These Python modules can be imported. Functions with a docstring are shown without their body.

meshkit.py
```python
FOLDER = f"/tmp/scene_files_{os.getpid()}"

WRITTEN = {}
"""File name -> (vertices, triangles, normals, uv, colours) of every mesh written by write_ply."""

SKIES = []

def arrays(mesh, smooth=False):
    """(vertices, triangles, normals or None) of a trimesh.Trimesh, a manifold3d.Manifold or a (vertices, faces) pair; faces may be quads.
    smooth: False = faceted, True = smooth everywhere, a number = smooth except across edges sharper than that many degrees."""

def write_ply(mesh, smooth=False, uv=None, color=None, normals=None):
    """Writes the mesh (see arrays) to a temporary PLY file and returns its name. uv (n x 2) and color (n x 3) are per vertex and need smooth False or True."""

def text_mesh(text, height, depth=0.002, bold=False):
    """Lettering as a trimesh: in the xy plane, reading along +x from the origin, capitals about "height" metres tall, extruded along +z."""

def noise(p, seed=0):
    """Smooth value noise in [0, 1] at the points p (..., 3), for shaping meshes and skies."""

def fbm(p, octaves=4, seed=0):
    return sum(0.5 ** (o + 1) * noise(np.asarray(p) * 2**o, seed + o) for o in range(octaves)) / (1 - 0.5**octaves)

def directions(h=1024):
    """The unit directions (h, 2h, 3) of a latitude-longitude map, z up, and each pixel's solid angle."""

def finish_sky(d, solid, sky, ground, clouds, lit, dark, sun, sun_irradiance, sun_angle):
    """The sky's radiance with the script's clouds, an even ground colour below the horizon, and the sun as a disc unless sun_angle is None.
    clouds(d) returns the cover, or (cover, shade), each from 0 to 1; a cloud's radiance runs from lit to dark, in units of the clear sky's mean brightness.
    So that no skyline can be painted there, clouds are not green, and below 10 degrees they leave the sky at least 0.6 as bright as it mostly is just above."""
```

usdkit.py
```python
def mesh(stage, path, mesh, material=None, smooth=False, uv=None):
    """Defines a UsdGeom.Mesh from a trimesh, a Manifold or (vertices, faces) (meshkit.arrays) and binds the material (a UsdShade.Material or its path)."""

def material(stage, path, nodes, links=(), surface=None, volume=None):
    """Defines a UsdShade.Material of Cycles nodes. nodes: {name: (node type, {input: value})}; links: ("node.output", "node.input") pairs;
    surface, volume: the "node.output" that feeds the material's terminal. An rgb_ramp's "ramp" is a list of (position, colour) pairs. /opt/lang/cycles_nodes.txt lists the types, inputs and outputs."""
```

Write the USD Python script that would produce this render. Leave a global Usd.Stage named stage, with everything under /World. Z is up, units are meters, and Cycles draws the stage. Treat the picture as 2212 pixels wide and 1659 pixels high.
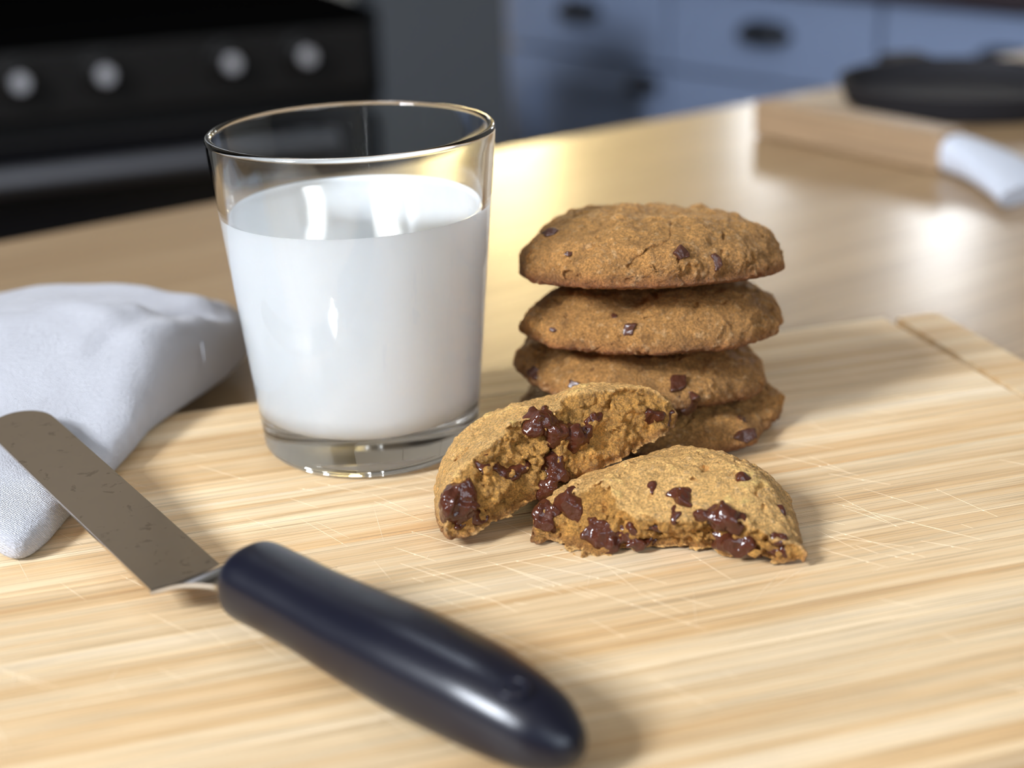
import math, numpy as np, trimesh, usdkit, meshkit
from scipy import ndimage
from scipy.spatial import cKDTree
from pxr import Usd, UsdGeom, UsdLux, UsdShade, Gf, Sdf, Vt

# ------------------------------------------------------------------ stage, camera, light
stage = Usd.Stage.CreateInMemory()
UsdGeom.SetStageUpAxis(stage, 'Z'); UsdGeom.SetStageMetersPerUnit(stage, 1.0)
UsdGeom.Xform.Define(stage, '/World'); UsdGeom.Scope.Define(stage, '/World/Looks')
F, PITCH, ROLL, CAMH = 3322.85, 0.3636, -0.0361, 0.1880          # focal length in pixels of a 2212 wide frame; z = 0 is the top of the cutting board
_fw = np.array([0, math.cos(PITCH), -math.sin(PITCH)]); _r0 = np.array([1.0, 0, 0]); _u0 = np.cross(_r0, _fw)
_rt = math.cos(ROLL)*_r0 + math.sin(ROLL)*_u0; _up = -math.sin(ROLL)*_r0 + math.cos(ROLL)*_u0
EYE = np.array([0, 0, CAMH])
cam = UsdGeom.Camera.Define(stage, '/World/camera')
m = np.eye(4); m[0, :3], m[1, :3], m[2, :3], m[3, :3] = _rt, _up, -_fw, EYE
cam.AddTransformOp().Set(Gf.Matrix4d(*m.ravel().tolist()))
cam.CreateHorizontalApertureAttr(36.0); cam.CreateFocalLengthAttr(F/2212*36.0)
cam.CreateFStopAttr(F/2212*36.0/8.6); cam.CreateFocusDistanceAttr(0.426)   # an 8.6 mm wide lens opening
cam.CreateClippingRangeAttr(Gf.Vec2f(0.02, 100.0))
cam.CreateExposureAttr(0.60)

def proj(P):
    d = np.asarray(P, float) - EYE; z = d @ _fw
    return np.stack([1106 + F*(d @ _rt)/z, 829.5 - F*(d @ _up)/z], -1)
def at(px, py, z=0.0):
    d = _fw + (px-1106)/F*_rt - (py-829.5)/F*_up
    return EYE + (z-CAMH)/d[2]*d

KYAW = math.radians(21)
KX = np.array([math.cos(KYAW), math.sin(KYAW), 0]); KY = np.array([-math.sin(KYAW), math.cos(KYAW), 0]); KZ = np.array([0, 0, 1.0])
def K(a, b, c): return a*KX + b*KY + c*KZ                      # the kitchen's own axes: along the range wall, towards it, up

def rect_light(name, pos, facing, w, h, color, power, roll_up=(0, 0, 1)):
    l = UsdLux.RectLight.Define(stage, '/World/'+name)
    z = -np.asarray(facing, float); z /= np.linalg.norm(z)
    x = np.cross(roll_up, z); x /= np.linalg.norm(x); y = np.cross(z, x)
    mm = np.eye(4); mm[0, :3], mm[1, :3], mm[2, :3], mm[3, :3] = x, y, z, pos
    l.AddTransformOp().Set(Gf.Matrix4d(*mm.ravel().tolist()))
    l.CreateWidthAttr(w); l.CreateHeightAttr(h); l.CreateColorAttr(Gf.Vec3f(*color)); l.CreateIntensityAttr(power)
    return l
WIN = dict(kx=-1.45, ky=-0.08, z=1.13, w=0.46, h=0.56)            # the window that lights the board, in the left wall
rect_light('window_daylight', K(WIN['kx']+0.005, WIN['ky'], WIN['z']), KX, WIN['w'], WIN['h'], (0.91, 0.97, 1.06), 66.0)
WF = dict(u=-0.55, z=0.95, w=1.5, h=1.1)                          # a wide window behind the camera, in the front wall
rect_light('front_daylight', K(-WF['u'], -1.295, WF['z']), KY, WF['w'], WF['h'], (0.82, 0.93, 1.06), 1.3)
dome = UsdLux.DomeLight.Define(stage, '/World/sky_light'); dome.CreateColorAttr(Gf.Vec3f(0.75, 0.86, 1.0)); dome.CreateIntensityAttr(0.6)
WINDOW_GLOW, SLIT_GLOW, LAMP_GLOW = 12.0, 14.0, 25.0

# ------------------------------------------------------------------ helpers
used = {}
def numbered(parent, name):
    k = (parent, name); n = used.get(k, 0); used[k] = n+1
    return name if n == 0 else f'{name}_{n:03d}'
def path_of(parent): return '/World' if parent is None else str(parent.GetPath())
def keys(prim, label=None, cat=None, group=None, kind=None):
    for k, v in (('label', label), ('category', cat), ('group', group), ('kind', kind)):
        if v: prim.SetCustomDataByKey(k, v)
    return prim
def obj(name, mesh, mat, parent=None, smooth=False, label=None, cat=None, group=None, kind=None, tint=None):
    pp = path_of(parent); p = f'{pp}/{numbered(pp, name)}'
    mm = usdkit.mesh(stage, p, mesh, M[mat], smooth=smooth)
    if tint is not None:
        UsdGeom.PrimvarsAPI(mm).CreatePrimvar('tint', Sdf.ValueTypeNames.Color3fArray, 'vertex').Set(Vt.Vec3fArray.FromNumpy(np.asarray(tint, np.float32)))
    return keys(mm.GetPrim(), label, cat, group, kind)
def thing(name, label, cat, mat4=None, loc=(0, 0, 0), rz=0.0, group=None, kind=None):
    p = '/World/'+numbered('/World', name); x = UsdGeom.Xform.Define(stage, p)
    if mat4 is not None: x.AddTransformOp().Set(Gf.Matrix4d(*np.asarray(mat4).T.ravel().tolist()))
    else:
        x.AddTranslateOp().Set(Gf.Vec3d(*map(float, loc)))
        if rz: x.AddRotateZOp().Set(math.degrees(rz))
    return keys(x.GetPrim(), label, cat, group, kind)
def box(x0, x1, y0, y1, z0, z1, r=0.0):
    if r <= 0:
        b = trimesh.creation.box((x1-x0, y1-y0, z1-z0)); b.apply_translation(((x0+x1)/2, (y0+y1)/2, (z0+z1)/2)); return b
    pts = []                                                     # chamfered box
    for sx in (0, 1):
        for sy in (0, 1):
            for sz in (0, 1):
                c = np.array([(x0, x1)[sx], (y0, y1)[sy], (z0, z1)[sz]]); s = np.array([1-2*sx, 1-2*sy, 1-2*sz])*r
                for k in range(3):
                    for j in np.linspace(0, math.pi/2, 3):
                        d = np.array([1.0, 1, 1]); a, b = (k+1) % 3, (k+2) % 3
                        d[a] -= math.cos(j)*.99; d[b] -= math.sin(j)*.99
                        pts.append(c + s*d)
    return trimesh.convex.convex_hull(np.array(pts))
def cat(ms): return trimesh.util.concatenate(ms)
def lathe(pr, n=128):
    return trimesh.creation.revolve(np.array(pr), sections=n)
def frame4(o, x, y, z):
    mm = np.eye(4); mm[:3, 0], mm[:3, 1], mm[:3, 2], mm[:3, 3] = x, y, z, o; return mm
def xf(mesh, mm): mesh = mesh.copy(); mesh.apply_transform(mm); return mesh
def unit(v): v = np.asarray(v, float); return v/np.linalg.norm(v)
def loft(rings):
    n, k = len(rings), len(rings[0]); v = np.concatenate([np.concatenate(rings), [np.mean(rings[0], 0)], [np.mean(rings[-1], 0)]])
    i, j = np.meshgrid(np.arange(n-1), np.arange(k), indexing='ij'); j2 = (j+1) % k
    q = np.stack([i*k+j, i*k+j2, (i+1)*k+j2, (i+1)*k+j], -1).reshape(-1, 4)
    f = np.vstack([q[:, [0, 1, 2]], q[:, [0, 2, 3]]]); a = np.arange(k); b = (a+1) % k
    f = np.vstack([f, np.stack([b, a, np.full(k, n*k)], 1), np.stack([a+(n-1)*k, b+(n-1)*k, np.full(k, n*k+1)], 1)])
    t = trimesh.Trimesh(v, f, process=False)
    if t.volume < 0: t.invert()
    return t

def lattice_noise(shape, h, scale, rng):
    """Smooth noise on a voxel grid of spacing h with features of about the size scale: a random lattice through cubic B-splines."""
    out = rng.uniform(-1, 1, [int(n*h/scale)+6 for n in shape])
    for ax, n in enumerate(shape):
        t = np.arange(n)*h/scale + 1.5; i = t.astype(int); f = t-i
        w = np.stack([(1-f)**3, 3*f**3-6*f**2+4, -3*f**3+3*f**2+3*f+1, f**3], 1)/6
        A = np.zeros((n, out.shape[ax]), np.float32)
        for k in range(4): A[np.arange(n), np.clip(i-1+k, 0, out.shape[ax]-1)] += w[:, k]
        out = np.moveaxis(np.tensordot(A, np.moveaxis(out, ax, 0).astype(np.float32), 1), 0, ax)
    return out*2.2

def surface_nets(Fd, origin, h):
    """The zero surface of a sampled field (negative inside) as a closed triangle mesh."""
    s = Fd < 0; nx, ny, nz = Fd.shape
    c = [Fd[a:nx-1+a, b:ny-1+b, d:nz-1+d] for a in (0, 1) for b in (0, 1) for d in (0, 1)]
    cnt = sum((q < 0).astype(np.int8) for q in c); act = (cnt > 0) & (cnt < 8)
    idx = np.full(act.shape, -1, np.int64); ii = np.argwhere(act); idx[act] = np.arange(len(ii))
    vals = np.stack([q[act] for q in c], 1).astype(np.float64)
    corner = np.array([(a, b, d) for a in (0, 1) for b in (0, 1) for d in (0, 1)], float)
    acc, num = np.zeros((len(ii), 3)), np.zeros(len(ii))
    for a in range(8):
        for b in range(a+1, 8):
            if np.abs(corner[a]-corner[b]).sum() == 1:
                x = (vals[:, a] < 0) != (vals[:, b] < 0); t = vals[:, a]/(vals[:, a]-vals[:, b]+1e-30)
                acc[x] += (corner[a]+t[:, None]*(corner[b]-corner[a]))[x]; num[x] += 1
    v = (ii + acc/num[:, None])*h + origin
    faces = []
    for ax in range(3):
        a, b = [(1, 2), (2, 0), (0, 1)][ax]
        lo = [slice(None)]*3; hi = [slice(None)]*3; lo[ax] = slice(0, -1); hi[ax] = slice(1, None)
        e = np.argwhere(s[tuple(lo)] != s[tuple(hi)])
        e = e[(e[:, a] > 0) & (e[:, b] > 0) & (e[:, a] < Fd.shape[a]-1) & (e[:, b] < Fd.shape[b]-1)]
        flip = s[tuple(lo)][tuple(e.T)]
        def cell(da, db):
            q = e.copy(); q[:, a] -= da; q[:, b] -= db; return idx[tuple(q.T)]
        q = np.stack([cell(1, 1), cell(0, 1), cell(0, 0), cell(1, 0)], 1)
        q = np.where(flip[:, None], q, q[:, ::-1]); faces.append(q)
    q = np.concatenate(faces); q = q[(q >= 0).all(1)]
    return v, np.vstack([q[:, [0, 1, 2]], q[:, [0, 2, 3]]])
def smoothstep(a, b, x): t = np.clip((x-a)/(b-a), 0, 1); return t*t*(3-2*t)
def lin(*c): return [((x/255+.055)/1.055)**2.4 if x > 10 else x/255/12.92 for x in c]

# ------------------------------------------------------------------ materials
M = {}
def mat(name, nodes, links, surface='p.BSDF'): M[name] = usdkit.material(stage, '/World/Looks/'+name, nodes, links, surface=surface)
def plain(name, color, rough=0.5, bump=None, **kw):
    nodes = {'p': ('principled_bsdf', dict(base_color=color, roughness=rough, **kw))}; links = []
    if bump:
        nodes.update(t=('texture_coordinate', {}), n=('noise_texture', dict(scale=bump[0], detail=3)), b=('bump', dict(strength=bump[1], distance=bump[2])))
        links = [('t.object', 'n.vector'), ('n.fac', 'b.height'), ('b.normal', 'p.normal')]
    mat(name, nodes, links)
def wood(name, ramp, rough, along, across, fiber, coat=0.0, fiber_dark=0.70, vary=0.0):
    """Bamboo or butcher block: tone streaks and fine fibre lines run along the object's x axis."""
    nodes = {
        't': ('texture_coordinate', {}),
        'off': ('object_info', {}), 'offm': ('math', dict(math_type='multiply', value2=37.0)), 'offv': ('combine_xyz', dict(z=0)),
        'add': ('vector_math', dict(math_type='add')),
        'm1': ('mapping', dict(scale=(along, across, across))), 'n1': ('noise_texture', dict(scale=1.0, detail=5, roughness=0.62)),
        'm2': ('mapping', dict(scale=(along*0.5, across*0.30, across*.30))), 'n2': ('noise_texture', dict(scale=1.0, detail=2)),
        'mixn': ('mix_float', dict(fac=0.4)),
        'rmp': ('rgb_ramp', dict(ramp=ramp)),
        'm3': ('mapping', dict(scale=(fiber*0.008, fiber, fiber))), 'n3': ('noise_texture', dict(scale=1.0, detail=2, roughness=0.65)),
        'r3': ('map_range', dict(from_min=0.52, from_max=0.60, to_min=1.0, to_max=fiber_dark, clamp=True)),
        'mul': ('mix', dict(mix_type='multiply', fac=1.0)),
        'vr': ('map_range', dict(from_min=0, from_max=1, to_min=1-vary, to_max=1+vary*0.5, clamp=True)), 'mul2': ('mix', dict(mix_type='multiply', fac=1.0)),
        'b': ('bump', dict(strength=0.25, distance=0.0002)),
        'p': ('principled_bsdf', dict(roughness=rough, coat_weight=coat, coat_roughness=0.20)),
    }
    links = [('off.random', 'offm.value1'), ('offm.value', 'offv.x'), ('offm.value', 'offv.y'), ('t.object', 'add.vector1'), ('offv.vector', 'add.vector2'),
             ('add.vector', 'm1.vector'), ('m1.vector', 'n1.vector'), ('add.vector', 'm2.vector'), ('m2.vector', 'n2.vector'), ('add.vector', 'm3.vector'), ('m3.vector', 'n3.vector'),
             ('n1.fac', 'mixn.a'), ('n2.fac', 'mixn.b'), ('mixn.result', 'rmp.fac'), ('n3.fac', 'r3.value'), ('rmp.color', 'mul.color1'), ('r3.result', 'mul.color2'),
             ('off.random', 'vr.value'), ('mul.color', 'mul2.color1'), ('vr.result', 'mul2.color2'), ('mul2.color', 'p.base_color'), ('r3.result', 'b.height'), ('b.normal', 'p.normal')]
    mat(name, nodes, links)
wood('bamboo', [(0.28, lin(172, 126, 78)), (0.42, lin(205, 168, 120)), (0.55, lin(221, 194, 154)), (0.75, lin(234, 215, 186))], 0.5, 4, 170, 1900, coat=0.0, vary=0.12)
wood('butcher_block', [(0.25, lin(136, 108, 76)), (0.5, lin(156, 128, 94)), (0.8, lin(172, 146, 112))], 0.36, 4, 60, 500, coat=0.25, vary=0.0)
wood('utensil_wood', [(0.3, lin(140, 114, 86)), (0.7, lin(164, 137, 106))], 0.5, 8, 120, 700)
plain('knife_mark_wood', lin(234, 216, 186), 0.6)
plain('bamboo_edge', lin(120, 78, 48), 0.6)
mat('glass', {'p': ('principled_bsdf', dict(base_color=(0.955, 0.975, 0.968), roughness=0.0, ior=1.5, transmission_weight=1.0))}, [])
plain('milk', (0.93, 0.96, 0.985), 0.03, subsurface_weight=0.2, subsurface_scale=0.004, subsurface_radius=(1, 0.9, 0.8), ior=1.35)
plain('glass_residue', (0.8, 0.82, 0.85), 0.5, alpha=0.5)

def tinted(name, rough, speck, speck_amt, bump_scale, bump_dist, bump2, **kw):
    nodes = {'a': ('attribute', dict(attribute='tint')), 't': ('texture_coordinate', {}),
             'n': ('noise_texture', dict(scale=speck, detail=4, roughness=0.65)), 'r': ('map_range', dict(from_min=0.36, from_max=0.64, to_min=1-speck_amt, to_max=1+speck_amt, clamp=True)),
             'mul': ('mix', dict(mix_type='multiply', fac=1.0)),
             'n2': ('noise_texture', dict(scale=bump_scale, detail=5, roughness=0.7)), 'b': ('bump', dict(strength=1.0, distance=bump_dist)),
             'v': ('voronoi_texture', dict(scale=bump2, randomness=1.0)), 'b2': ('bump', dict(strength=0.5, distance=bump_dist*0.8)),
             'p': ('principled_bsdf', dict(roughness=rough, **kw))}
    mat(name, nodes, [('a.color', 'mul.color1'), ('t.object', 'n.vector'), ('n.fac', 'r.value'), ('r.result', 'mul.color2'), ('mul.color', 'p.base_color'),
                      ('t.object', 'n2.vector'), ('n2.fac', 'b.height'), ('t.object', 'v.vector'), ('v.distance', 'b2.height'), ('b.normal', 'b2.normal'), ('b2.normal', 'p.normal')])
tinted('cookie_dough', 0.5, 1500, 0.36, 1800, 0.0016, 1200, specular_ior_level=0.4)
plain('chocolate', lin(72, 40, 27), 0.3, bump=(700, 0.6, 0.0006))
plain('melted_chocolate', lin(72, 35, 22), 0.13, bump=(350, 0.7, 0.0012))
mat('towel_cloth', {'t': ('texture_coordinate', {}), 'm1': ('mapping', dict(scale=(330, 2300, 1200), rotation=(0, 0, 0.35))), 'n1': ('noise_texture', dict(scale=1.0, detail=3, roughness=0.65)),
                    'm2': ('mapping', dict(scale=(2300, 420, 1200), rotation=(0, 0, 0.35))), 'n2': ('noise_texture', dict(scale=1.0, detail=2, roughness=0.5)),
                    'mx': ('mix_float', dict(fac=0.35)), 'w': ('wave_texture', dict(wave_type='bands', bands_direction='diagonal', scale=760, distortion=4.0, detail=2, detail_scale=1.5)), 'mx2': ('mix_float', dict(fac=0.22)), 'b': ('bump', dict(strength=1.0, distance=0.0014)),
                    'p': ('principled_bsdf', dict(base_color=lin(193, 193, 199), roughness=0.95, sheen_weight=0.25, sheen_roughness=0.5))},
    [('t.object', 'm1.vector'), ('m1.vector', 'n1.vector'), ('t.object', 'm2.vector'), ('m2.vector', 'n2.vector'), ('n1.fac', 'mx.a'), ('n2.fac', 'mx.b'), ('t.object', 'w.vector'), ('mx.result', 'mx2.a'), ('w.fac', 'mx2.b'), ('mx2.result', 'b.height'), ('b.normal', 'p.normal')])
mat('blade_steel', {'t': ('texture_coordinate', {}), 'n': ('noise_texture', dict(scale=160, detail=4)), 'r': ('map_range', dict(from_min=0.35, from_max=0.75, to_min=0.07, to_max=0.14, clamp=True)),
              'n2': ('noise_texture', dict(scale=210, detail=5, roughness=0.6, distortion=0.6)), 'r2': ('map_range', dict(from_min=0.60, from_max=0.66, to_min=0.0, to_max=0.38, clamp=True)),
              'mx': ('mix', dict(mix_type='mix', color1=(0.66, 0.58, 0.49), color2=(0.20, 0.17, 0.14))), 'p': ('principled_bsdf', dict(metallic=1.0))},
    [('t.object', 'n.vector'), ('t.object', 'n2.vector'), ('n2.fac', 'r2.value'), ('r2.result', 'mx.fac'), ('mx.color', 'p.base_color'), ('n.fac', 'r.value'), ('r.result', 'p.roughness')])
mat('steel', {'t': ('texture_coordinate', {}), 'n': ('noise_texture', dict(scale=160, detail=4)), 'r': ('map_range', dict(from_min=0.35, from_max=0.75, to_min=0.10, to_max=0.17, clamp=True)),
              'p': ('principled_bsdf', dict(base_color=(0.50, 0.475, 0.44), metallic=1.0))},
    [('t.object', 'n.vector'), ('n.fac', 'r.value'), ('r.result', 'p.roughness')])
plain('residue', lin(70, 55, 42), 0.4)
plain('handle_plastic', lin(10, 12, 26), 0.30, bump=(900, 0.15, 0.0002))
plain('handle_emblem', lin(24, 27, 44), 0.3)
plain('wall_paint', lin(150, 146, 138), 0.7, bump=(60, 0.1, 0.001))
plain('grey_wall', lin(108, 113, 120), 0.7, bump=(60, 0.1, 0.001))
plain('wall_cabinet_paint', lin(124, 112, 95), 0.5)
plain('ceiling_paint', lin(148, 140, 130), 0.8, bump=(60, 0.1, 0.001))
plain('floor_wood', lin(150, 126, 104), 0.5, bump=(20, 0.2, 0.001))
plain('cabinet_paint', lin(126, 141, 170), 0.45, bump=(80, 0.05, 0.0005))
plain('cabinet_gap', lin(70, 78, 92), 0.6)
plain('grey_panel', lin(72, 75, 79), 0.45, bump=(80, 0.05, 0.0005))
plain('pull_metal', lin(38, 42, 50), 0.45, metallic=0.4)
plain('dark_worktop', lin(52, 44, 48), 0.35, bump=(200, 0.1, 0.0003))
plain('black_glass', (0.004, 0.004, 0.005), 0.10)
plain('black_steel', lin(16, 13, 11), 0.45, specular_ior_level=0.3, bump=(400, 0.1, 0.0002))
plain('knob_metal', (0.85, 0.85, 0.9), 0.4, metallic=1.0)
plain('cooktop_black', (0.002, 0.002, 0.002), 0.7, specular_ior_level=0.0)
plain('bar_metal', (0.13, 0.13, 0.14), 0.5, metallic=1.0)
plain('island_paint', lin(190, 186, 178), 0.5)
plain('white_plastic', lin(196, 201, 212), 0.35)
plain('cast_iron', lin(34, 33, 36), 0.75, bump=(300, 0.3, 0.0008), specular_ior_level=0.2)
plain('window_frame', lin(235, 235, 232), 0.4)
plain('lamp_base', lin(90, 70, 50), 0.4)
def glow(name, color, strength):
    mat(name, {'e': ('emission', dict(color=color, strength=strength))}, [], 'e.emission')
glow('daylit_pane', (0.93, 0.97, 1.0), WINDOW_GLOW); glow('slit_pane', (0.96, 0.98, 1.0), SLIT_GLOW); glow('lamp_glow', (1.0, 0.78, 0.38), LAMP_GLOW)
glow('ceiling_glow', (0.85, 0.94, 1.08), 14.0); glow('key_pane', (0.90, 0.97, 1.08), 8.0); glow('front_pane', (0.82, 0.93, 1.06), 1.3)

# ------------------------------------------------------------------ the room
FLOOR, CEIL = -0.93, 1.72
BOARD_T = 0.008; CT = -BOARD_T                                   # counter top height
def kbox(a0, a1, b0, b1, c0, c1, r=0.0):
    return xf(box(a0, a1, b0, b1, c0, c1, r), frame4((0, 0, 0), KX, KY, KZ))
def struct(name, mesh, mt, parent=None, smooth=False): return obj(name, mesh, mt, parent, smooth, kind='structure' if parent is None else None)
struct('floor', kbox(-1.7, 3.4, -1.6, 3.8, FLOOR-0.1, FLOOR), 'floor_wood')
struct('ceiling', kbox(-1.7, 3.4, -1.6, 3.8, CEIL, CEIL+0.1), 'ceiling_paint')
BACK = 2.43                                                     # range wall
def wall_with_holes(u0, u1, z0, z1, holes, t=0.1):
    """Boxes of a wall in (u, thickness, z) around rectangular openings that do not overlap in u."""
    ms, u = [], u0
    for (a, b, c, d) in sorted(holes):
        ms += [box(u, a, 0, t, z0, z1), box(a, b, 0, t, z0, c), box(a, b, 0, t, d, z1)]; u = b
    return cat(ms + [box(u, u1, 0, t, z0, z1)])
def wall(name, org, ux, uy, u0, u1, holes=(), glass='daylit_pane', paint='wall_paint'):
    mm = frame4(org, ux, uy, KZ)
    struct(name, xf(wall_with_holes(u0, u1, FLOOR, CEIL, holes), mm), paint)
    for n, (a, b, c, d) in enumerate(holes):
        wn = numbered('/setting', 'win'); k = 1 + int(wn.split('_')[1]) if '_' in wn else 1
        w = UsdGeom.Xform.Define(stage, f'/World/window_{k}').GetPrim(); keys(w, kind='structure')
        f = min(0.03, (b-a)*0.12)
        obj('window_frame', xf(cat([box(a, b, 0.03, 0.07, c, c+f), box(a, b, 0.03, 0.07, d-f, d), box(a, a+f, 0.03, 0.07, c+f, d-f), box(b-f, b, 0.03, 0.07, c+f, d-f)]), mm), 'window_frame', w)
        obj('pane', xf(box(a+f, b-f, 0.045, 0.055, c+f, d-f), mm), glass[n] if isinstance(glass, (list, tuple)) else glass, w)
wall('wall_left', K(WIN['kx'], 0, 0), KY, -KX, -1.6, 2.5, [(WIN['ky']-WIN['w']/2-.03, WIN['ky']+WIN['w']/2+.03, WIN['z']-WIN['h']/2-.03, WIN['z']+WIN['h']/2+.03)], 'key_pane')
wall('wall_front', K(0, -1.3, 0), -KX, -KY, -3.2, 1.6, [(WF['u']-WF['w']/2-.03, WF['u']+WF['w']/2+.03, WF['z']-WF['h']/2-.03, WF['z']+WF['h']/2+.03)], 'front_pane', 'grey_wall')
def kxy(P): return np.array([P[0]*KX[0]+P[1]*KX[1], P[0]*KY[0]+P[1]*KY[1]])
def hit_back(sx): # where a level ray of slope sx = x/y meets the range wall
    d = np.array([sx, 1.0, 0]); return kxy(d*BACK/(d @ KY))[0]
# two slim windows above the range: they show as the bright upright bars mirrored in the milk
s1, s2 = hit_back(-0.1362), hit_back(-0.0691)
wall('wall_back', K(0, BACK, 0), KX, KY, -1.6, 0.80, [(s1-0.014, s1+0.014, 0.54, 0.66), (s2-0.024, s2+0.024, 0.545, 0.66)], 'slit_pane')
wall('wall_corner', K(0.80, BACK, 0), KY, -KX, 0.1, 1.3)
wall('wall_alcove', K(0, 3.50, 0), KX, KY, 0.68, 1.60)
SD = unit([0.613, -0.790, 0]); SN = np.array([SD[1], -SD[0], 0])     # side run: direction towards the viewer's right, and into the room
SF = np.array([0.1269, 2.4203, 0])                                # the first drawer pull's place on the fronts
SW = SF - SN*0.62                                               # wall behind the side run
def hit_side(sx):
    d = np.array([sx, 1.0, 0]); t = (SW @ SN)/(d @ SN); return (d*t - SW) @ SD
h1, h2 = hit_side(0.1619), hit_side(0.2850)
wall('wall_right', SW, SD, -SN, -1.2, 4.2, [(h1-0.09, h1+0.09, 0.34, 0.54), (h2-0.09, h2+0.09, 0.38, 0.68)], 'daylit_pane')

cl_ = K(0.16, 1.39, CEIL)
dl = thing('ceiling_light', 'round flush ceiling light above the aisle before the pale blue drawers', 'ceiling light', loc=cl_)
obj('rim', lathe([(0.13, -0.03), (0.15, -0.03), (0.15, 0.0), (0.13, 0.0), (0.13, -0.03)], 48), 'window_frame', dl, smooth=30)
obj('diffuser', lathe([(0, -0.025), (0.13, -0.025), (0.13, -0.005), (0, -0.005)], 48), 'ceiling_glow', dl, smooth=30)
# ------------------------------------------------------------------ range, tall panel, side cabinets
RF = 1.769                                                      # range front plane
R0, R1 = -0.24, 0.522
rg = thing('range', 'black oven range with a row of round metal knobs behind the milk glass', 'oven range', loc=K(R0, RF, FLOOR), rz=KYAW)
rw = R1-R0; tz = -FLOOR
obj('body', box(0, rw, 0.03, 0.62, 0.03, tz-0.05), 'black_steel', rg)
obj('cooktop', box(0, rw, 0.0, 0.62, tz-0.05, tz-0.034, 0.004), 'cooktop_black', rg)
obj('backguard', box(0.0, rw, 0.585, 0.62, tz-0.034, tz+0.06, 0.004), 'cooktop_black', rg)
obj('control_panel', box(0.004, rw-0.004, 0.0, 0.03, tz-0.128, tz-0.052, 0.004), 'black_steel', rg)
dr = obj('oven_door', box(0.006, rw-0.006, -0.005, 0.03, tz-0.66, tz-0.145, 0.004), 'black_glass', rg)
hb = trimesh.creation.cylinder(0.015, 0.62, 32); hb.apply_transform(frame4((rw/2, -0.05, tz-0.180), (0, 0, 1), (0, 1, 0), (-1, 0, 0)))
posts = [box(rw/2+s*0.28-0.01, rw/2+s*0.28+0.01, -0.05, 0.0, tz-0.188, tz-0.172, 0.002) for s in (-1, 1)]
obj('door_handle', cat([hb]+posts), 'bar_metal', dr, smooth=40, label='round metal oven door handle bar')
obj('lower_drawer', box(0.006, rw-0.006, -0.003, 0.03, 0.09, tz-0.67, 0.004), 'black_glass', rg)
for q in (0.115, 0.205, 0.345, 0.432):
    prof = [(0, 0.030), (0.014, 0.030), (0.0175, 0.027), (0.0195, 0.004), (0.023, 0.003), (0.023, 0), (0, 0)]
    kn = lathe(prof[::-1], 40); kn.apply_transform(frame4((q-R0, 0, tz-0.080), (1, 0, 0), (0, 0, 1), (0, -1, 0)))
    kp = obj('knob', kn, 'black_steel', rg, smooth=30)
    kc = lathe([(0, 0.030), (0.0098, 0.030), (0.0098, 0.0325), (0.0085, 0.034), (0, 0.034)], 40); kc.apply_transform(frame4((q-R0, 0, tz-0.080), (1, 0, 0), (0, 0, 1), (0, -1, 0)))
    obj('knob_cap', kc, 'knob_metal', kp, smooth=30, label='bright metal cap')
    obj('pointer', box(q-R0-0.002, q-R0+0.002, -0.0306, -0.028, tz-0.0665, tz-0.0625), 'pull_metal', kp)
tp = thing('narrow_cabinet', 'narrow shallow dark grey cabinet between the range and the pale blue drawers', 'cabinet', loc=K(R1+0.008, RF+0.012, FLOOR), rz=KYAW)
a1 = 0.165
obj('carcass', box(0.0, a1, 0.02, 0.10, 0.0, 0.92), 'grey_panel', tp)
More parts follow.
